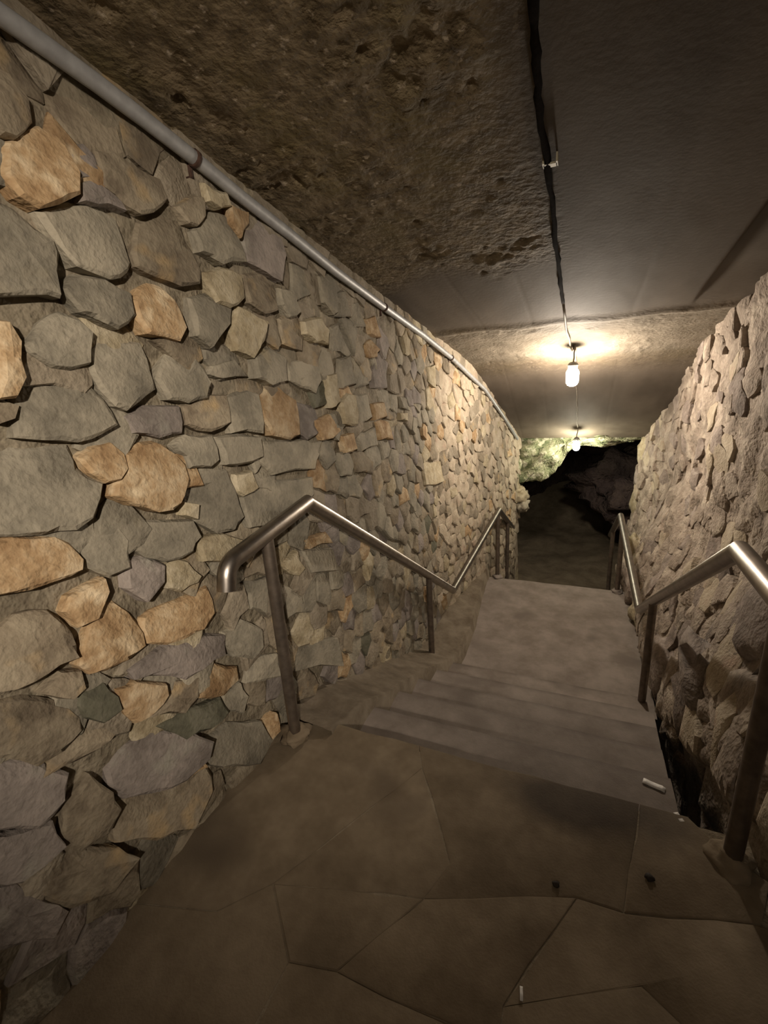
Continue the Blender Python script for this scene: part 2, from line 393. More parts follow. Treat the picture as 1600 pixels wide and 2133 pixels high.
# stones measured on the wall: per sheet (scale, x offset, y offset), then "class: outline"
SHEETS = [
(2.0, 0, 0, """b 0,260 60,290 140,400 150,500 60,575 0,560 -60,500 -60,280
o 20,610 90,545 180,520 280,600 325,720 315,810 230,850 150,870 70,820 10,730
g 160,880 310,840 440,850 510,900 555,1100 540,1130 460,1160 310,1110 255,1040
g -60,800 0,830 80,870 230,1000 255,1050 240,1240 120,1225 -60,1240
b 410,620 480,605 600,690 690,740 710,830 640,880 580,890 520,850 430,770
b 600,920 700,870 760,900 800,1000 840,1130 830,1180 750,1190 650,1150 570,1110 560,1050
b 735,860 800,815 860,820 855,900 820,940 780,930
y 850,760 950,800 960,860 910,870 860,840
o 965,850 1050,880 1040,930 1000,990 960,930
g 810,960 900,880 970,900 1010,1000 1020,1090 920,1100 830,1050
p 1020,970 1080,900 1180,960 1200,1060 1170,1170 1110,1130 1030,1090
y 840,1130 930,1110 1010,1150 1010,1240 960,1280 900,1260
b 1030,1140 1130,1130 1165,1200 1160,1290 1100,1305 1040,1260
g 260,1200 330,1140 450,1160 550,1220 555,1310 480,1370 430,1350 330,1300
o 550,1250 630,1180 700,1200 760,1300 765,1370 735,1420 600,1390 565,1330
g 790,1240 880,1220 980,1270 960,1350 860,1450 800,1400
y 1000,1270 1040,1290 1110,1340 1090,1420 1050,1490 980,1460 965,1380
g 1340,1150 1400,1130 1440,1210 1450,1310 1390,1310 1350,1260
g 1170,1200 1230,1210 1250,1300 1200,1320 1170,1270
p 340,760 420,750 500,830 520,880 450,850 340,840
p 290,600 360,590 410,640 420,720 340,740 325,680"""),
(2.2857, 0, 600, """o -40,150 40,160 100,250 80,340 100,430 50,520 -40,530
g 120,270 200,170 300,115 380,150 435,210 430,300 420,360 330,385 250,375 150,310
g 430,280 520,240 700,250 720,330 740,440 740,480 650,540 600,580 540,560 480,480 440,400
g 750,430 800,330 850,280 920,290 970,370 1000,450 970,520 890,545 800,530
g 80,450 150,410 290,400 420,410 450,480 530,590 540,650 480,690 360,730 210,720 80,710 70,560
p 600,610 700,560 870,560 880,640 870,690 760,710 640,690
b 890,560 980,500 1090,510 1090,640 1000,680 890,650
g 1090,520 1200,480 1240,500 1250,650 1240,690 1110,690
o 1240,530 1270,480 1340,465 1410,530 1415,620 1400,700 1360,720 1280,700 1255,620
g -60,790 90,760 350,750 380,860 490,930 470,1000 420,1090 340,1145 200,1170 50,1180 -60,1180
o 380,810 440,760 530,735 590,790 595,860 550,910 490,925 420,880
o 600,790 680,740 750,730 840,790 885,840 890,910 860,990 790,1050 720,1060 600,1030 520,990 540,920 590,880
g 830,750 900,700 1020,700 1040,820 990,850 900,855 890,800
g 1040,710 1240,710 1240,800 1130,840 1070,840
g 900,880 1100,860 1130,960 1150,1090 1100,1150 1030,1165 940,1110 890,1040 890,950
y 1130,890 1200,870 1220,950 1160,990 1130,970
g 1160,1000 1300,920 1500,900 1500,980 1400,1040 1250,1130 1180,1140
g 380,1170 480,1090 570,1130 610,1200 605,1330 520,1370 430,1330 400,1280
g 610,1170 700,1110 920,1105 940,1180 900,1250 780,1300 700,1280 620,1240
o -60,1240 70,1185 270,1180 340,1210 400,1290 390,1340 250,1390 130,1430 -60,1470
p 620,1300 700,1280 790,1320 780,1400 740,1450 690,1490 610,1430
y 800,1330 850,1290 900,1300 945,1370 930,1400 860,1445 810,1430
g 1020,370 1130,340 1190,420 1060,430 1000,410
g 1210,330 1290,280 1380,330 1360,440 1280,460 1210,430
g 1390,350 1520,330 1530,440 1500,500 1440,470 1390,440
y 1440,160 1540,140 1565,200 1550,270 1490,260 1440,220
p 1430,540 1520,560 1540,680 1460,720 1420,690
g 1270,730 1480,720 1530,790 1500,860 1300,890 1240,830
y 880,1020 940,1030 930,1100 870,1080
y 950,1190 1060,1170 1150,1200 1040,1300 960,1300
b 90,560 60,620 0,640 -50,560 20,540"""),
(2.2857, 0, 1100, """o 340,330 510,240 525,300 460,430 370,470 310,400
o 500,370 570,350 630,400 690,500 690,560 600,620 500,670 420,690 370,650 400,560 460,430
o 690,430 800,370 1000,280 1020,400 960,480 870,520 700,550 680,480
p 620,680 760,570 900,530 1080,510 1070,600 960,670 870,715 760,700 640,720
o 560,770 650,730 790,740 790,790 720,870 640,925 590,880
o 960,700 1040,650 1130,660 1130,720 1060,790 950,810
g 1080,500 1170,440 1240,480 1230,560 1190,620 1110,610 1080,560
b 800,800 850,730 950,710 940,800 880,880 720,910 760,850
d 390,790 500,740 560,800 570,860 480,920 400,900 380,850
b -60,560 90,420 250,400 340,500 360,610 270,650 130,740 -60,790
b -60,850 130,810 280,830 390,900 390,960 290,1060 180,1130 100,1100 -60,1100
b 210,790 300,690 390,680 400,760 340,810
b 300,1040 400,960 560,920 580,960 480,1050 280,1150 200,1190
p 530,1160 640,1030 760,960 880,950 990,1010 970,1090 860,1190 720,1250 600,1290 540,1240
d 760,950 880,870 1060,810 1080,870 1000,950 870,1010
g 1000,1010 1100,930 1240,920 1270,1000 1210,1110 1100,1130 1000,1130
g 1080,800 1160,740 1180,800 1150,880 1080,870
o 1260,930 1310,880 1310,960 1270,1010
p -60,1160 150,1100 330,1170 300,1290 170,1420 -60,1450
b 320,1320 440,1180 530,1260 560,1330 500,1440 380,1530 300,1480
b 560,1320 720,1260 880,1180 1000,1130 1010,1250 900,1420 740,1480 560,1500
o 850,1120 960,1100 970,1130 880,1190
g 1380,560 1600,520 1600,650 1420,690
g 1190,660 1330,600 1330,700 1180,740
y 1340,170 1420,110 1440,190 1410,225 1350,190
g 1450,110 1590,100 1600,200 1480,210
o 1450,60 1560,20 1580,70 1480,100
g 1340,260 1470,280 1450,400 1370,430
p -60,1480 110,1440 250,1400 300,1500 200,1600 100,1680 -60,1700
b 300,1500 420,1530 560,1520 640,1560 520,1720 330,1800 200,1760 210,1620
p -60,1720 100,1700 220,1780 330,1820 250,1950 60,2000 -60,2010"""),
(2.6667, 500, 500, """y 560,900 600,850 645,860 650,960 630,1030 570,1020
g 650,860 720,850 730,980 670,1010
o 740,910 800,900 810,980 750,1000
y 490,750 545,740 540,900 500,930 485,830
g 560,660 620,640 625,800 560,820
g 640,640 690,630 720,800 640,820
p 740,720 780,600 830,680 810,820 745,820
g 530,300 590,280 610,420 530,420
g 620,370 680,340 700,480 640,480
o 710,440 760,420 780,540 730,520
o 700,580 740,550 770,610 750,650 710,650
g 650,1070 760,1040 760,1140 680,1170
o 770,1010 830,1010 840,1110 780,1110
b 640,1170 700,1170 780,1230 740,1300 660,1290
o 410,1000 530,960 560,1060 450,1110
b 820,930 890,950 880,1000 820,990
y 895,960 935,960 930,1005 895,1000
g 900,870 950,880 950,950 910,930
g 965,900 1020,880 1000,960
y 1050,700 1100,690 1080,820 1050,780
y 1030,1230 1120,1230 1130,1340 1030,1360
o 570,1090 640,1070 640,1160 590,1180"""),
]
rng = random.Random(7)
traced = []
for sc, ox, oy, txt in SHEETS:
    for line in txt.split('\n'):
        t = line.split(); pts = [tuple(float(v) for v in q.split(',')) for q in t[1:]]
        poly = [px_l((ox + x / sc, oy + y / sc)) for x, y in pts]
        traced.append((t[0], poly))
items = []
for k, poly in traced:
    c = centroid(poly); fr = rng.uniform(.036, .056) * (1 if c[0] < 2.4 else .8)
    if k in 'oy': fr += .008
    V, Fc, o = stone_geo(poly, wl, fr, rng, gap=-.003, jag=.14, under=.21, seglen=.06, dome=.004)
    items.append((V, Fc, o, k))
# smaller stones wedged into the rest of the wall
sites = []
def spacing(s): return .125 if s < 1.2 else (.13 if s < 3.2 else .125)
tries = 0
boxes = [(min(q[0] for q in p), max(q[0] for q in p), min(q[1] for q in p), max(q[1] for q in p), p) for k, p in traced]
cell = {}
while tries < 26000:
    tries += 1
    s = rng.uniform(-.6, SEND - .05); z = rng.uniform(zf(s) - .12, zc(s) - .05)
    d = spacing(s)
    gi, gj = int(s / .2), int(z / .2); ok = True
    for a in (gi - 1, gi, gi + 1):
        for b in (gj - 1, gj, gj + 1):
            for q in cell.get((a, b), ()):
                if ((q[0] - s) / d) ** 2 + ((q[1] - z) / (d * .8)) ** 2 < 1: ok = False
    if ok:
        sites.append((s, z)); cell.setdefault((gi, gj), []).append((s, z))
for a, poly in zip(sites, voronoi(sites, lambda a: .17)):
    if not poly: continue
    c = centroid(poly)
    if any(b[0] <= c[0] <= b[1] and b[2] <= c[1] <= b[3] and inside(c, b[4]) for b in boxes): continue
    poly = tidy(poly, .022)
    if len(poly) < 3: continue
    top = zc(c[0]) - c[1]
    k = rng.choices('gpbmoyd', (34, 12, 26, 16, 5, 6, 1))[0]
    if c[0] > 3.95 + .15 * rng.random(): k = rng.choices('wmboy', (55, 18, 10, 5, 12))[0]
    fr = rng.uniform(.020, .042)
    if c[0] > 4.05: fr = rng.uniform(.012, .034)
    if top < .24 and c[0] < 3.2: fr *= .5; k = rng.choice('mmb')
    V, Fc, o = stone_geo(poly, wl, fr, rng, gap=rng.uniform(-.004, .005), jag=.2, under=.12, dome=.004, seglen=.08)
    items.append((V, Fc, o, k))
print('left stones', len(items), 'traced', len(traced))
emit_stones(wall_left, items, 300, 'small_stones')

# ------------------------------------------------------------------ right wall
def xr(s, z):
    h = z - zf(s)
    x = .63 + .33 * smooth(.05, 1.5, h) + .13 * (1 - smooth(-.06, .10, h))
    if s > 5.6: x = x * (1 - smooth(5.6, 7, s)) + (.70 + .1 * smooth(0, 2.2, h)) * smooth(5.6, 7, s)
    x += .055 * fbm((s * 1.7, z * 1.7, 9.3), 3)
    return x
def wr(s, z, n=0.0):
    return Vector((xr(s, z) - n, s, z))
def fr_(u, v):
    s = -3.2 + u * (7.02 + 3.2); z0 = -2.9; z = z0 + v * (3.3 - z0); z = min(z, zc(s) + .06)
    r = abs(noise.noise(Vector((s * 7, z * 6, 4))))
    n = .035 * fbm((s * 5, z * 4, 7)) - .018 * (r < .05)
    return wr(s, z, n)
V, Fc = grid(330, 190, fr_)
Fc = [tuple(reversed(f)) for f in Fc]
wall_right = struct(mk('wall_right', V, Fc, M['rightrock']))
rng = random.Random(21); sites = []; cell = {}
for _ in range(16000):
    s = rng.uniform(.9, 6.95); z = rng.uniform(zf(s) + .25, zc(s) - .04); d = .14
    gi, gj = int(s / .2), int(z / .2)
    if any(((q[0] - s) / d) ** 2 + ((q[1] - z) / (d * .85)) ** 2 < 1 for a in (gi - 1, gi, gi + 1) for b in (gj - 1, gj, gj + 1) for q in cell.get((a, b), ())): continue
    sites.append((s, z)); cell.setdefault((gi, gj), []).append((s, z))
items = []
for a, poly in zip(sites, voronoi(sites, lambda a: .16)):
    if not poly: continue
    poly = tidy(poly, .02)
    if len(poly) < 3 or rng.random() < .5: continue
    c = centroid(poly); sh = (c[0], c[1])
    poly = [(sh[0] + (q[0] - sh[0]) * .96 + (q[1] - sh[1]) * .25, q[1]) for q in poly]
    k = rng.choices(['rightrock', 'rightrock2', 'w'], (55, 30, 15))[0]
    V, Fc, o = stone_geo(poly, wr, rng.uniform(.006, .028), rng, gap=rng.uniform(-.015, .004), jag=.3, under=.05, dome=.008, seglen=.06)
    items.append((V, [tuple(reversed(f)) for f in Fc], o, k))
print('right stones', len(items))
emit_stones(wall_right, items, 260, 'small_stones')
# boulders of living rock along the foot of the wall
rng = random.Random(5)
for c, r, k, rot in (((.80, 1.95, -.06), (.17, .34, .46), 'rightrock', .15), ((.74, 2.62, -.34), (.15, .3, .32), 'rightrock2', -.1),
                     ((.86, 1.28, .1), (.2, .3, .36), 'yellowrock', .1), ((.76, 3.1, -.62), (.14, .26, .26), 'rightrock', .2),
                     ((.74, 3.62, -.78), (.13, .25, .22), 'rightrock2', 0), ((.72, 4.2, -.86), (.12, .26, .16), 'rightrock', 0),
                     ((.7, 4.75, -.9), (.13, .24, .15), 'y', .1), ((.69, 5.3, -.88), (.13, .26, .2), 'rightrock2', 0),
                     ((.9, .75, .12), (.22, .32, .3), 'yellowrock', -.1), ((.84, 2.2, .42), (.12, .25, .2), 'rightrock2', .2),
                     ((.70, 5.95, -.7), (.12, .18, .17), 'y', .1), ((.66, 6.2, -1.05), (.12, .2, .18), 'rightrock', .1)):
    c = (c[0] - .05, c[1], c[2]); V, Fc = icolump((c[0] + .03, c[1], c[2]), (r[0] * .75, r[1] * 1.25, r[2] * 1.1), rng, .32, 3, 2.0, rot); mk('boulder', V, Fc, M[k], wall_right, c)

# ------------------------------------------------------------------ ceiling
def ceil_pour(x, y):
    e = .10 + .12 * noise.noise(Vector((x * 2, y * 1.3, 2)))
    return (1 - smooth(-.42 + e, -.2 + e, x)) * (1 - smooth(2.5, 3.0, y + .5 * noise.noise(Vector((x * 3, y, 5))))) + .5 * smooth(3.9, 4.2, y) * (1 - smooth(5, 5.5, y))
pour = []; pale = []
def fcl(u, v):
    x = -1.42 + u * 2.6; y = -3.2 + 10.25 * (v ** .85 if v > 0 else 0)
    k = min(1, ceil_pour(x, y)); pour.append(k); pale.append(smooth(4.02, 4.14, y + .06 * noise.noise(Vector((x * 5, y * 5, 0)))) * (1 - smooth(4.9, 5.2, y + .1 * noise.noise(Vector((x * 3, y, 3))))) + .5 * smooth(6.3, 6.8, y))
    z = zc(y)
    a = fbm((x * 13, y * 11, 1.5), 4); b = noise.noise(Vector((x * 3.2, y * 3.2, 8)))
    bed = max(0, b + .3)
    z -= k * bed * (.020 * max(-.6, a) + .012 * max(0, noise.noise(Vector((x * 30, y * 26, 4))) - .1))
    pit = max(0, noise.noise(Vector((x * 17, y * 15, 6)) + Vector((a, b, 0)) * .3) - .42)
    z += k * bed * .12 * pit
    z -= .004 * fbm((x * 4, y * 1.5, 30), 3)
    # board joints of the formwork and the dropped strip beside the right wall
    for xj in (-.78, -.40, .30):
        z += .0022 * math.exp(-((x - xj - .01 * noise.noise(Vector((y, xj, 0)))) / .008) ** 2) * smooth(1.6, 2.6, y)
    z += .05 * smooth(.655, .675, x) * (1 - smooth(3.4, 4.1, y))
    z -= .02 * math.exp(-((y - 4.1 - .05 * noise.noise(Vector((x * 3, 0, 0)))) / .06) ** 2)
    return (x, y, z)
V, Fc = grid(190, 720, fcl); Fc = [tuple(reversed(f)) for f in Fc]
ceiling = struct(mk('ceiling', V, Fc, M['ceiling']))
at = ceiling.data.attributes.new('pour', 'FLOAT', 'POINT'); at.data.foreach_set('value', pour)
at = ceiling.data.attributes.new('pale', 'FLOAT', 'POINT'); at.data.foreach_set('value', pale)

# wall closing the tunnel behind the viewer
V, Fc = grid(40, 40, lambda u, v: (-1.45 + 2.7 * u, -3.15 + .05 * fbm((u * 8, v * 9, 2)), -.1 + v * 3.5))
struct(mk('wall_back', V, [tuple(reversed(f)) for f in Fc], M['mortar']))

# ------------------------------------------------------------------ floor of the upper landing: flagstones in pale joints
V, Fc = box(-1.40, .60, -3.2, 1.50, -.30, -.0045)
floor = struct(mk('floor', V, Fc, M['joint'], sharp=.5))
flags = [
    [(-1.30, 1.53), (-1.30, .60), (-.97, .69), (-.85, .82), (-.53, 1.42), (-.58, 1.53)],
    [(-.85, .82), (-.37, .95), (-.32, 1.08), (-.53, 1.42)],
    [(-.58, 1.53), (-.53, 1.42), (-.32, 1.08), (-.37, .95), (.07, 1.115), (.2, 1.12), (.28, 1.53)],
    [(.28, 1.53), (.2, 1.12), (.56, 1.22), (.62, 1.36), (.50, 1.45), (.43, 1.53)],
    [(.56, 1.22), (.2, 1.12), (.07, 1.115), (-.1, .78), (.23, .95), (.42, .84), (.61, .9), (.60, 1.08), (.64, 1.2)],
    [(.07, 1.115), (-.37, .95), (-.38, .93), (-.54, .69), (-.10, .70), (-.1, .78)],
    [(-.37, .95), (-.85, .82), (-.68, .66), (-.54, .69)],
    [(-.85, .82), (-.97, .69), (-1.30, .60), (-1.30, -.2), (-.7, -.1), (-.68, .66)],
    [(-.68, .66), (-.7, -.1), (-.05, .0), (-.10, .70), (-.54, .69)],
    [(-.10, .70), (-.05, .0), (.5, -.1), (.42, .84), (.23, .95), (-.1, .78)],
    [(.42, .84), (.5, -.1), (.64, -.1), (.62, .4), (.61, .9)],
    [(-1.30, -.2), (-1.3, -3.1), (-.2, -3.1), (-.15, -.02), (-.7, -.1)],
    [(-.15, -.02), (-.2, -3.1), (.64, -3.1), (.64, -.1), (.5, -.1), (-.05, 0)],
]
rng = random.Random(3)
for p in flags:
    if area2(p) < 0: p = p[::-1]
    c = centroid(p); q = []
    for a, b in zip(p, p[1:] + p[:1]):
        L = math.hypot(b[0] - a[0], b[1] - a[1]); k = max(1, int(L / .12))
        for i in range(k):
            t = i / k; x, y = a[0] + (b[0] - a[0]) * t, a[1] + (b[1] - a[1]) * t
            if i: x += rng.uniform(-.006, .006); y += rng.uniform(-.006, .006)
            l = math.hypot(c[0] - x, c[1] - y); g = .002
            q.append((x + (c[0] - x) / l * g, min(1.53, y + (c[1] - y) / l * g)))
    n = len(q); tx, ty = rng.uniform(-.002, .002), rng.uniform(-.002, .002); top = rng.uniform(-.002, .001)
    V = [(x, y, -.2) for x, y in q] + [(x, y, top - .0022) for x, y in q] + [(x + (c[0] - x) * .03, y + (c[1] - y) * .03, top + (x - c[0]) * tx + (y - c[1]) * ty) for x, y in q] + [(c[0], c[1], top + .001)]
    Fc = [(r * n + i, r * n + (i + 1) % n, (r + 1) * n + (i + 1) % n, (r + 1) * n + i) for r in range(2) for i in range(n)] + [(2 * n + i, 2 * n + (i + 1) % n, 3 * n) for i in range(n)]
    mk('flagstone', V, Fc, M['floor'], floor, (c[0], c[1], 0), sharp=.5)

# ------------------------------------------------------------------ staircase
def slab(x0, x1, y0, y1, z, th, rng, nx=16, ny=4, wear=.010):
    """step with a worn, rounded front edge (the edge at y1) """
    prof = [(y0, z - th), (y0, z), (y1 - .13, z - .001), (y1 - .05, z - .002), (y1 - .012, z - .006), (y1, z - .018), (y1 - .006, z - .05), (y1 - .008, z - th)]
    V = []; Fc = []; m = len(prof)
    for i in range(nx + 1):
        x = x0 + (x1 - x0) * i / nx; wv = wear * (.5 + .5 * noise.noise(Vector((x * 3, y1 * 5, z))))
        for j, (y, zz) in enumerate(prof):
            e = 1 if 3 <= j <= 5 else 0
            V.append((x, y - e * wv * .6, zz - e * wv))
    for i in range(nx):
        for j in range(m): Fc.append((i * m + j, i * m + (j + 1) % m, (i + 1) * m + (j + 1) % m, (i + 1) * m + j))
    Fc.append(tuple(range(m))); Fc.append(tuple(nx * m + j for j in reversed(range(m))))
    return V, [tuple(reversed(f)) for f in Fc]
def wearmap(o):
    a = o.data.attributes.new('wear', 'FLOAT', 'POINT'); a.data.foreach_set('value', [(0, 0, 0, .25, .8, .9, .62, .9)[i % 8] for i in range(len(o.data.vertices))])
stairs = thing('staircase', (-.3, 2.4, -1.05), 'worn brown concrete stairs descending from the landing to a lower landing', 'stairs')
rng = random.Random(4)
RUN, RISE = .37, .175
for i in range(1, 6):
    y1 = 1.53 + RUN * i; xa = -.95 - .0 * i + rng.uniform(-.02, .02); xb = .43 + .03 * i + rng.uniform(-.015, .015)
    V, Fc = slab(-1.2, xb, y1 - RUN - .03, y1, -RISE * i, .30, rng)
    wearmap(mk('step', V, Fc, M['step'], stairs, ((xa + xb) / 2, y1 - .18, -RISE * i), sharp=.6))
V, Fc = slab(-1.2, .66, 3.36, 5.56, -1.05, .25, rng, 24)
mk('landing', V, Fc, M['step'], stairs, (-.3, 4.4, -1.05), sharp=.6)
for i in range(1, 8):
    y1 = 5.56 + .33 * i
    V, Fc = slab(-1.1, .72, y1 - .36, y1, -1.05 - .18 * i, .26, rng)
    mk('step', V, Fc, M['step'], stairs, (-.2, y1 - .16, -1.05 - .18 * i), sharp=.6)
# sloping concrete kerb between the steps and the stone wall
def kerb(u, v):
    y = 1.46 + u * 4.08
    inner = -.955 + .07 * smooth(2.6, 3.6, y) - .10 * smooth(3.9, 5.5, y)
    base = -.473 * max(0, min(y, 3.42) - 1.50)
    top = base + .012 + .03 * smooth(1.5, 1.8, y) + .02 * fbm((y * 3, 0, 1)) - .05 * smooth(3.4, 3.7, y)
    xo = -1.25
    if v < .15: return (inner + .012 + .01 * noise.noise(Vector((y * 6, 1, 1))), y, top - .28)
    t = (v - .15) / .85
    x = inner + (xo - inner) * t + .012 * noise.noise(Vector((y * 5, t * 3, 4)))
    return (x, y, top + .05 * t * t + .012 * fbm((x * 9, y * 9, 6)) - .02 * (t < .05))
V, Fc = grid(110, 14, kerb)
mk('kerb', V, Fc, rock('brown_kerb_concrete', [(.11, .085, .058), (.15, .12, .085), (.19, .155, .115)], 5, .4, rnd=0), stairs, None)

# ------------------------------------------------------------------ cave beyond the tunnel mouth
def dome(u, v):
    a = (u - .5) * math.pi * 1.50; b = (-.42 + .92 * v) * math.pi
    d = Vector((math.sin(a) * math.cos(b), math.cos(a) * math.cos(b), math.sin(b)))
    k = 1 + .22 * fbm(d * 2.3 + Vector((3, 1, 7)), 5)
    P = Vector((0.1, 9.2, -.7)) + Vector((d.x * 3.0 * k, d.y * 3.6 * k, d.z * 2.6 * k))
    P.y = max(P.y, 7.06); return P
V, Fc = grid(120, 90, dome)
struct(mk('wall_cave', V, [tuple(reversed(f)) for f in Fc], M['cave']))
V, Fc = grid(60, 60, lambda u, v: (-3 + 6.4 * u, 7.2 + 5.6 * v, -2.32 + .10 * fbm((u * 6, v * 6, 2)) + .9 * smooth(.62, 1, v + .1 * noise.noise(Vector((u * 4, v * 3, 1))))))
struct(mk('floor_cave', V, Fc, rock('cave_floor_dirt', [(.2, .155, .105), (.32, .26, .18)], 4, .6, rnd=0)))
rng = random.Random(15)
t = tag(mk('cave_rock', *icolump((.95, 9.6, -.75), (.95, .7, .62), rng, .4, 4, 2.4), M['cave'], None, (.95, 9.6, -1.3)), 'big rounded dark boulder bulging inside the cave beyond the tunnel mouth', 'rock')

# broken rock framing the tunnel mouth, greened under the far lamp
def mouth_rock(name, pts, y0, y1, mat, seed, label, parent):
    rg = random.Random(seed); n = len(pts)
    if area2(pts) > 0: pts = pts[::-1]
    out = []
    for a, b in zip(pts, pts[1:] + pts[:1]):
        L = math.hypot(b[0] - a[0], b[1] - a[1]); k = max(1, int(L / .04))
        for i in range(k):
            t = i / k; j = .02 if i else .0
            out.append((a[0] + (b[0] - a[0]) * t + rg.uniform(-j, j), a[1] + (b[1] - a[1]) * t + rg.uniform(-j, j)))
    c = centroid(out); n = len(out); V = []; rings = 10
    for r in range(rings + 1):
        f = 1 - r / rings
        for q in out:
            x = c[0] + (q[0] - c[0]) * f; z = c[1] + (q[1] - c[1]) * f
            y = y0 + .05 * (1 - min(1, (1 - f) * 3)) - .16 * fbm((x * 5, z * 5, seed), 4) - .05 * fbm((x * 16, z * 16, seed), 3)
            V.append((x, y, z))
    b0 = len(V)
    for q in out: V.append((c[0] + (q[0] - c[0]) * .97, y1, c[1] + (q[1] - c[1]) * .97))
    Fc = [(r * n + i, (r + 1) * n + i, (r + 1) * n + (i + 1) % n, r * n + (i + 1) % n) for r in range(rings) for i in range(n)]
    Fc += [(b0 + i, i, (i + 1) % n, b0 + (i + 1) % n) for i in range(n)]
    o = mk(name, V, [tuple(reversed(f)) for f in Fc], mat, parent, (c[0], y0, c[1]))
    if label: o['label'] = label
    return o
mouth_rock('overhang_rock', [(-1.05, .75), (1.0, .75), (1.0, .52), (.77, .50), (.55, .44), (.33, .40), (.12, .43), (-.02, .40), (-.13, .33), (-.22, .16), (-.30, .03), (-.40, -.07), (-.50, -.13), (-.62, -.14), (-.74, -.12), (-.80, -.2), (-1.05, -.2)], 7.08, 7.7, M['mossrock'], 11, 'pale green mossy rock hanging at the tunnel mouth', wall_left)
rng = random.Random(9)
for c, r, k in (((-.82, 7.05, -.36), (.15, .16, .12), 'y'), ((-.76, 7.02, -.50), (.11, .14, .10), 'g'), ((-.98, 6.95, -.75), (.08, .12, .10), 'o'), ((-.83, 7.08, -.28), (.10, .12, .09), 'y'),
                ((-.96, 7.1, -1.1), (.10, .14, .3), 'y'), ((-.98, 7.1, -1.6), (.13, .14, .3), 'b'), ((-.9, 7.05, .1), (.1, .14, .2), 'mossrock')):
    V, Fc = icolump(c, r, rng, .3, 3, 2.2); mk('edge_rock', V, Fc, M[k], wall_left, c)
for c, r, k in (((.84, 7.05, .35), (.09, .16, .2), 'y'), ((.82, 7.05, 0), (.08, .16, .25), 'rightrock'), ((.80, 7.05, -.4), (.08, .16, .26), 'y'), ((.78, 7.05, -.8), (.08, .16, .26), 'rightrock'), ((.76, 7.05, -1.25), (.1, .18, .28), 'rightrock2'), ((.74, 7.05, -1.75), (.12, .2, .32), 'rightrock')):
    V, Fc = icolump(c, r, rng, .3, 3, 2.2); mk('edge_rock', V, Fc, M[k], wall_right, c)

# ------------------------------------------------------------------ handrails
def arc(p, d0, d1, r, n=6):
    """rounded corner at p between unit directions d0 (in) and d1 (out)"""
    d0, d1 = Vector(d0).normalized(), Vector(d1).normalized(); a = d0.angle(d1); t = r * math.tan(a / 2)
    A = Vector(p) - d0 * t; nrm = (d1 - d0 * d1.dot(d0)).normalized(); C = A + nrm * r
    return [C + (-nrm * math.cos(a * i / n) + d0 * math.sin(a * i / n)) * r for i in range(n + 1)]
def footing(c, r, seed):
    rg = random.Random(seed); V, Fc = icolump(c, (r, r * 1.1, .035), rg, .35, 3, 2.0); return V, Fc
def handrail(label, group, segs, posts, base):
    t = thing('handrail', base, label, 'handrail', group)
    for path in segs:
        V, Fc = tube(path, .034, 18); mk('rail', V, Fc, M['rail'], t, path[0], sharp=.9)
    for (top, bot, rad) in posts:
        V, Fc = tube([bot, top], rad, 14); o = mk('post', V, Fc, M['post'], t, bot, sharp=.9)
        V, Fc = footing(bot, .062, int(bot[1] * 100)); mk('footing', V, Fc, M['floor'] if bot[1] < 1.6 else M['step'], o, bot)
    return t
LX = -1.12
Lpk, Llo, Lhi = Vector((LX, 1.69, 1.045)), Vector((-1.105, 4.12, -.575)), Vector((-.885, 5.60, -.15))
e0 = Vector((LX, 1.14, .975)); dn = Vector((0.02, -.25, -1)).normalized()
endp = arc(e0, (e0 - Lpk), dn, .07)
railL = [endp[-1] + dn * .045] + list(reversed(endp)) + [Lpk, Llo, Lhi, Vector((-.875, 6.95, -.86))]
def on_rail(path, y):
    for a, b in zip(path, path[1:]):
        if a.y <= y <= b.y and b.y > a.y: return a + (b - a) * ((y - a.y) / (b.y - a.y))
def mkposts(path, lst, rad=.0265):
    out = []
    for y, zb, dx in lst:
        p = on_rail(path, y); out.append((tuple(p + Vector((0, 0, -.01))), (p.x + dx, y, zb), rad))
    return out
handrail('steel handrail on the left stone wall, curled down at its near end', 'stair handrails', [railL],
         mkposts(railL, [(1.375, .035, 0), (3.37, -.93, 0), (5.56, -1.05, 0), (6.35, -1.55, 0), (6.85, -1.8, 0)]), (LX, 1.375, 0))
RX = .53
Rpk, Rlo, Rhi = Vector((RX, 1.81, .92)), Vector((.54, 3.93, -.44)), Vector((.50, 5.80, -.205))
e1 = Vector((RX, .72, .93)); endr = arc(e1, Vector((0, -1, 0)), Vector((0, -.25, -1)), .07)
railR = [endr[-1] + Vector((0, -.01, -.045))] + list(reversed(endr)) + [Rpk, Rlo, Rhi, Vector((.49, 6.95, -.86))]
handrail('steel handrail beside the rough rock wall on the right', 'stair handrails', [railR],
         mkposts(railR, [(1.40, 0, 0), (3.32, -1.0, 0), (5.5, -1.05, 0), (6.6, -1.7, 0)], .027), (RX, 1.40, 0))

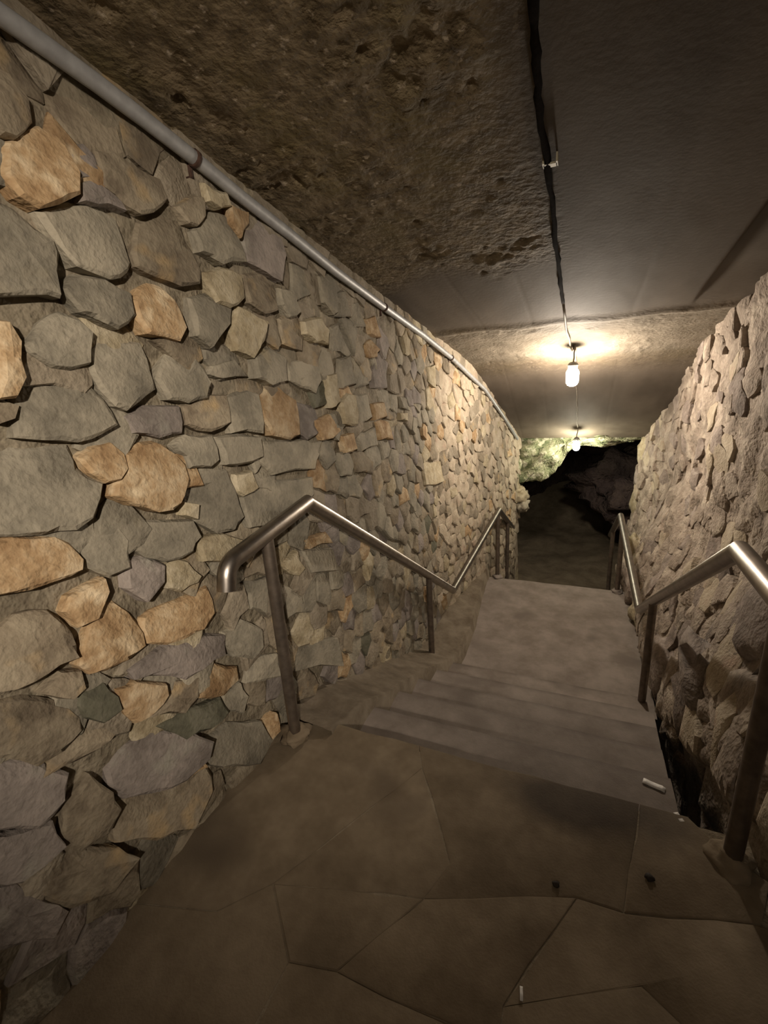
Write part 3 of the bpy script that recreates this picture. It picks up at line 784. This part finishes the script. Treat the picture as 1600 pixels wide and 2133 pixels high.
# ------------------------------------------------------------------ conduit along the wall head
path = []
for p in ((-60, -15), (0, 30), (100, 100), (200, 172), (300, 248), (405, 330), (500, 408), (600, 485), (700, 566), (800, 640), (880, 697), (940, 745), (1010, 811), (1045, 862), (1078, 914)):
    s, z = px_l(p, .055); path.append(wl(s, z, .055))
back = path[0] + (path[0] - path[2]).normalized() * 1.6; back.x = path[0].x
path = [back] + path
con = thing('conduit', path[1], 'grey metal conduit running along the top of the left stone wall', 'pipe')
V, Fc = tube(path, [.0225] * 12 + [.021, .020, .020, .020], 12); mk('pipe', V, Fc, M['conduit'], con, path[1])
for i in (6, 10, 12):
    a, b = path[i], path[i + 1]; d = (b - a).normalized()
    V, Fc = tube([a - d * .008, a + d * .008], .0265, 12); c = mk('clamp', V, Fc, M['rust'], con, a)
    V, Fc = box(a.x - .05, a.x - .02, a.y - .007, a.y + .007, a.z - .05, a.z + .01); mk('strap', V, Fc, M['rust'], c, a)

# ------------------------------------------------------------------ lamps on the ceiling
def lamp(i, label, small=1.0):
    c, st, col = LAMPS[i]; top = zc(c[1]) - .004
    t = thing('hanging_lamp', (c[0], c[1], c[2]), label, 'lamp', 'bulkhead bulbs on the tunnel ceiling')
    r = .056 * small; hh = .074 * small
    prof = [(r * .35, -hh - r * .15), (r * .75, -hh + r * .1), (r * .97, -hh + r * .5), (r, -hh * .2), (r, hh * .55), (r * .8, hh * .9), (r * .6, hh)]
    V, Fc = lathe(prof, c, 14); mk('bulb', V, Fc, emit('lamp_glow', col, st), t, c)
    sk = [(r * .62, hh), (r * .75, hh + .004), (r * .75, hh + .045), (r * .45, hh + .06)]
    V, Fc = lathe(sk, c, 16); mk('socket', V, Fc, M['socket'], t, (c[0], c[1], c[2] + hh))
    pl = [(.052 * small, hh + .028), (.052 * small, hh + .034), (.02, hh + .045)]
    V, Fc = lathe(pl, c, 20); mk('cover_plate', V, Fc, M['socket'], t, (c[0], c[1], c[2] + hh + .03))
    rg = random.Random(i); pa = [Vector((c[0], c[1], c[2] + hh + .055))]
    k = 4; end = Vector((c[0] + .01, c[1] - .02, top + .02))
    for j in range(1, k): pa.append(pa[0].lerp(end, j / k) + Vector((rg.uniform(-.006, .006), rg.uniform(-.01, .01), 0)))
    pa.append(end); V, Fc = tube(pa, .006, 8); mk('cord', V, Fc, M['cord'], t, pa[0])
    return t
lamp(0, 'glowing bulb lamp hanging over the lower landing, nearer of the two in view')
lamp(1, 'small glowing bulb lamp hanging before the dark cave mouth', .8)
lamp(2, 'bulb lamp on the ceiling over the upper landing behind the viewer')
# floodlight added out of view behind the viewer to wash the stone wall
fl_ = thing('fill_light', FILL_SPOT['loc'], 'floodlight high on the right wall behind the viewer, aimed at the stone wall', 'lamp')
fd = (FILL_SPOT['aim'] - FILL_SPOT['loc']).normalized(); rotm = fd.to_track_quat('Z', 'Y').to_matrix()
def local(vs): return [FILL_SPOT['loc'] + rotm @ Vector(v) for v in vs]
V, Fc = lathe([(.05, -.13), (.07, -.12), (.085, -.03), (.10, 0.0), (.094, 0.0), (.07, -.03), (.03, -.05)], (0, 0, 0), 20); mk('housing', local(V), Fc, M['socket'], fl_, FILL_SPOT['loc'], sharp=.8)
V, Fc = tube([FILL_SPOT['loc'] - fd * .12, FILL_SPOT['loc'] - fd * .16 + Vector((.08, 0, .02)), FILL_SPOT['loc'] + Vector((.36, -.1, .05))], .012, 8); mk('bracket', V, Fc, M['socket'], fl_, FILL_SPOT['loc'])
ld = bpy.data.lights.new('beam', 'SPOT'); ld.energy = FILL_SPOT['watts']; ld.color = FILL_SPOT['col']; ld.spot_size = math.radians(FILL_SPOT['cone']); ld.spot_blend = FILL_SPOT['blend']; ld.shadow_soft_size = .045
lo = bpy.data.objects.new('beam', ld); COL.objects.link(lo); lo.parent = fl_; lo.location = fd * .01; lo.rotation_euler = fd.to_track_quat('-Z', 'Y').to_euler()

# ------------------------------------------------------------------ cable along the ceiling
def ceil_px(p, drop):
    r = ray(p); r = r / r.y
    lo, hi = .5, 6.5
    for _ in range(50):
        y = (lo + hi) / 2
        if EYE.z + r.z * y < zc(y) - drop: lo = y
        else: hi = y
    return Vector((r.x * y, y, zc(y) - drop))
rng = random.Random(2)
pix = [(1113, 0), (1116, 60), (1117, 110), (1119, 150), (1121, 200), (1127, 250), (1132, 290), (1139, 330), (1143, 375), (1150, 410), (1153, 450), (1157, 500), (1164, 550), (1168, 590), (1173, 630)]
pts = [ceil_px(p, .018) for p in pix]
first = [Vector((LAMPS[2][0][0], LAMPS[2][0][1], zc(LAMPS[2][0][1]) - .012)), Vector((.0, 0, zc(0) - .012))]
pts = first + pts
pts2 = []
for a, b in zip(pts, pts[1:]):
    k = max(2, int((b - a).length / .06))
    for i in range(k): pts2.append(a.lerp(b, i / k) + Vector((rng.uniform(-.003, .003), 0, rng.uniform(-.002, .002))))
pts2.append(pts[-1])
V, Fc = tube(pts2, [rng.uniform(.0085, .0135) for _ in pts2], 8)
cab = tag(mk('cable', V, Fc, M['cable'], None, pts[2]), 'thick black cable running along the tunnel ceiling towards the lamps', 'cable')
pts = [ceil_px(p, .018) for p in ((1173, 628), (1177, 660), (1180, 690), (1186, 706), (1188, 720), (1192, 735))] + [Vector((LAMPS[0][0][0], LAMPS[0][0][1] - .01, zc(LAMPS[0][0][1]) - .012))]
V, Fc = tube(pts, .0085, 8)
tag(mk('lamp_lead', V, Fc, M['cord'], None, pts[0]), 'thin dusty lead joining the black cable to the nearer lamp', 'cable')
A = Vector((LAMPS[0][0][0] + .01, LAMPS[0][0][1] + .02, zc(LAMPS[0][0][1] + .02) - .01)); Bv = Vector((LAMPS[1][0][0], LAMPS[1][0][1] - .05, zc(LAMPS[1][0][1] - .05) - .01))
pts = [Vector((A.x + (Bv.x - A.x) * i / 14 + rng.uniform(-.006, .006), A.y + (Bv.y - A.y) * i / 14, zc(A.y + (Bv.y - A.y) * i / 14) - .016)) for i in range(15)]
V, Fc = tube(pts, .007, 8); tag(mk('lamp_lead', V, Fc, M['cord'], None, pts[0]), 'thin lead on the ceiling between the nearer lamp and the far lamp', 'cable')
c = ceil_px((1147, 337), .015)
clip = thing('cable_clip', c, 'small pale plastic clip holding the black ceiling cable', 'clip')
V, Fc = box(c.x - .022, c.x + .022, c.y - .016, c.y + .016, c.z - .012, c.z - .006); mk('plate', V, Fc, M['clip'], clip, c, flat=True)
for sx in (-1, 1):
    V, Fc = box(c.x + sx * .022 - .003, c.x + sx * .022 + .003, c.y - .03, c.y + .016, c.z - .012, c.z + .016); mk('prong', V, Fc, M['clip'], clip, c, flat=True)

# ------------------------------------------------------------------ litter
def scrap(a, b, wd, z, label, seed):
    rg = random.Random(seed); a, b = Vector((*a, z)), Vector((*b, z)); d = (b - a).normalized(); s = Vector((-d.y, d.x, 0)); V = []; n = 6
    for k in (0, .003):
        for i in range(n + 1):
            p = a.lerp(b, i / n); wv = wd * rg.uniform(.92, 1.08)
            zz = .0015 * math.sin(i * 1.3 + seed) + .002
            for sg in (-1, 1): V.append(p + s * sg * wv / 2 + Vector((0, 0, zz * (i not in (0, n)) + .001 + k)))
    m = 2 * (n + 1); Fc = []
    for i in range(n):
        Fc.append((2 * i, 2 * i + 1, 2 * i + 3, 2 * i + 2)); Fc.append((m + 2 * i, m + 2 * i + 2, m + 2 * i + 3, m + 2 * i + 1))
        Fc.append((2 * i, 2 * i + 2, m + 2 * i + 2, m + 2 * i)); Fc.append((2 * i + 1, m + 2 * i + 1, m + 2 * i + 3, 2 * i + 3))
    Fc.append((0, m, m + 1, 1)); Fc.append((2 * n, 2 * n + 1, m + 2 * n + 1, m + 2 * n))
    return tag(mk('paper_scrap', V, Fc, M['paper'], None, (a + b) / 2), label, 'litter')
scrap((.335, 1.825), (.415, 1.80), .028, -.177, 'white strip of litter lying on the top step near the rock wall', 1)
scrap((.395, 1.535), (.412, 1.495), .016, -.006, 'small white scrap at the right end of the landing edge', 2)
scrap((-.062, .835), (-.058, .805), .008, 0, 'tiny white fleck on the dark floor at the bottom of the picture', 3)
rng = random.Random(8)
for (x, y), r, lb in (((.28, 1.25), .014, 'dark pebble alone on the landing floor near the right handrail post'), ((.01, 1.13), .011, 'small dark pebble on the pale joint across the landing floor')):
    V, Fc = icolump((x, y, r * .4), (r, r * .9, r * .6), rng, .3, 2); tag(mk('pebble', V, Fc, M['pebble'], None, (x, y, 0)), lb, 'pebble')
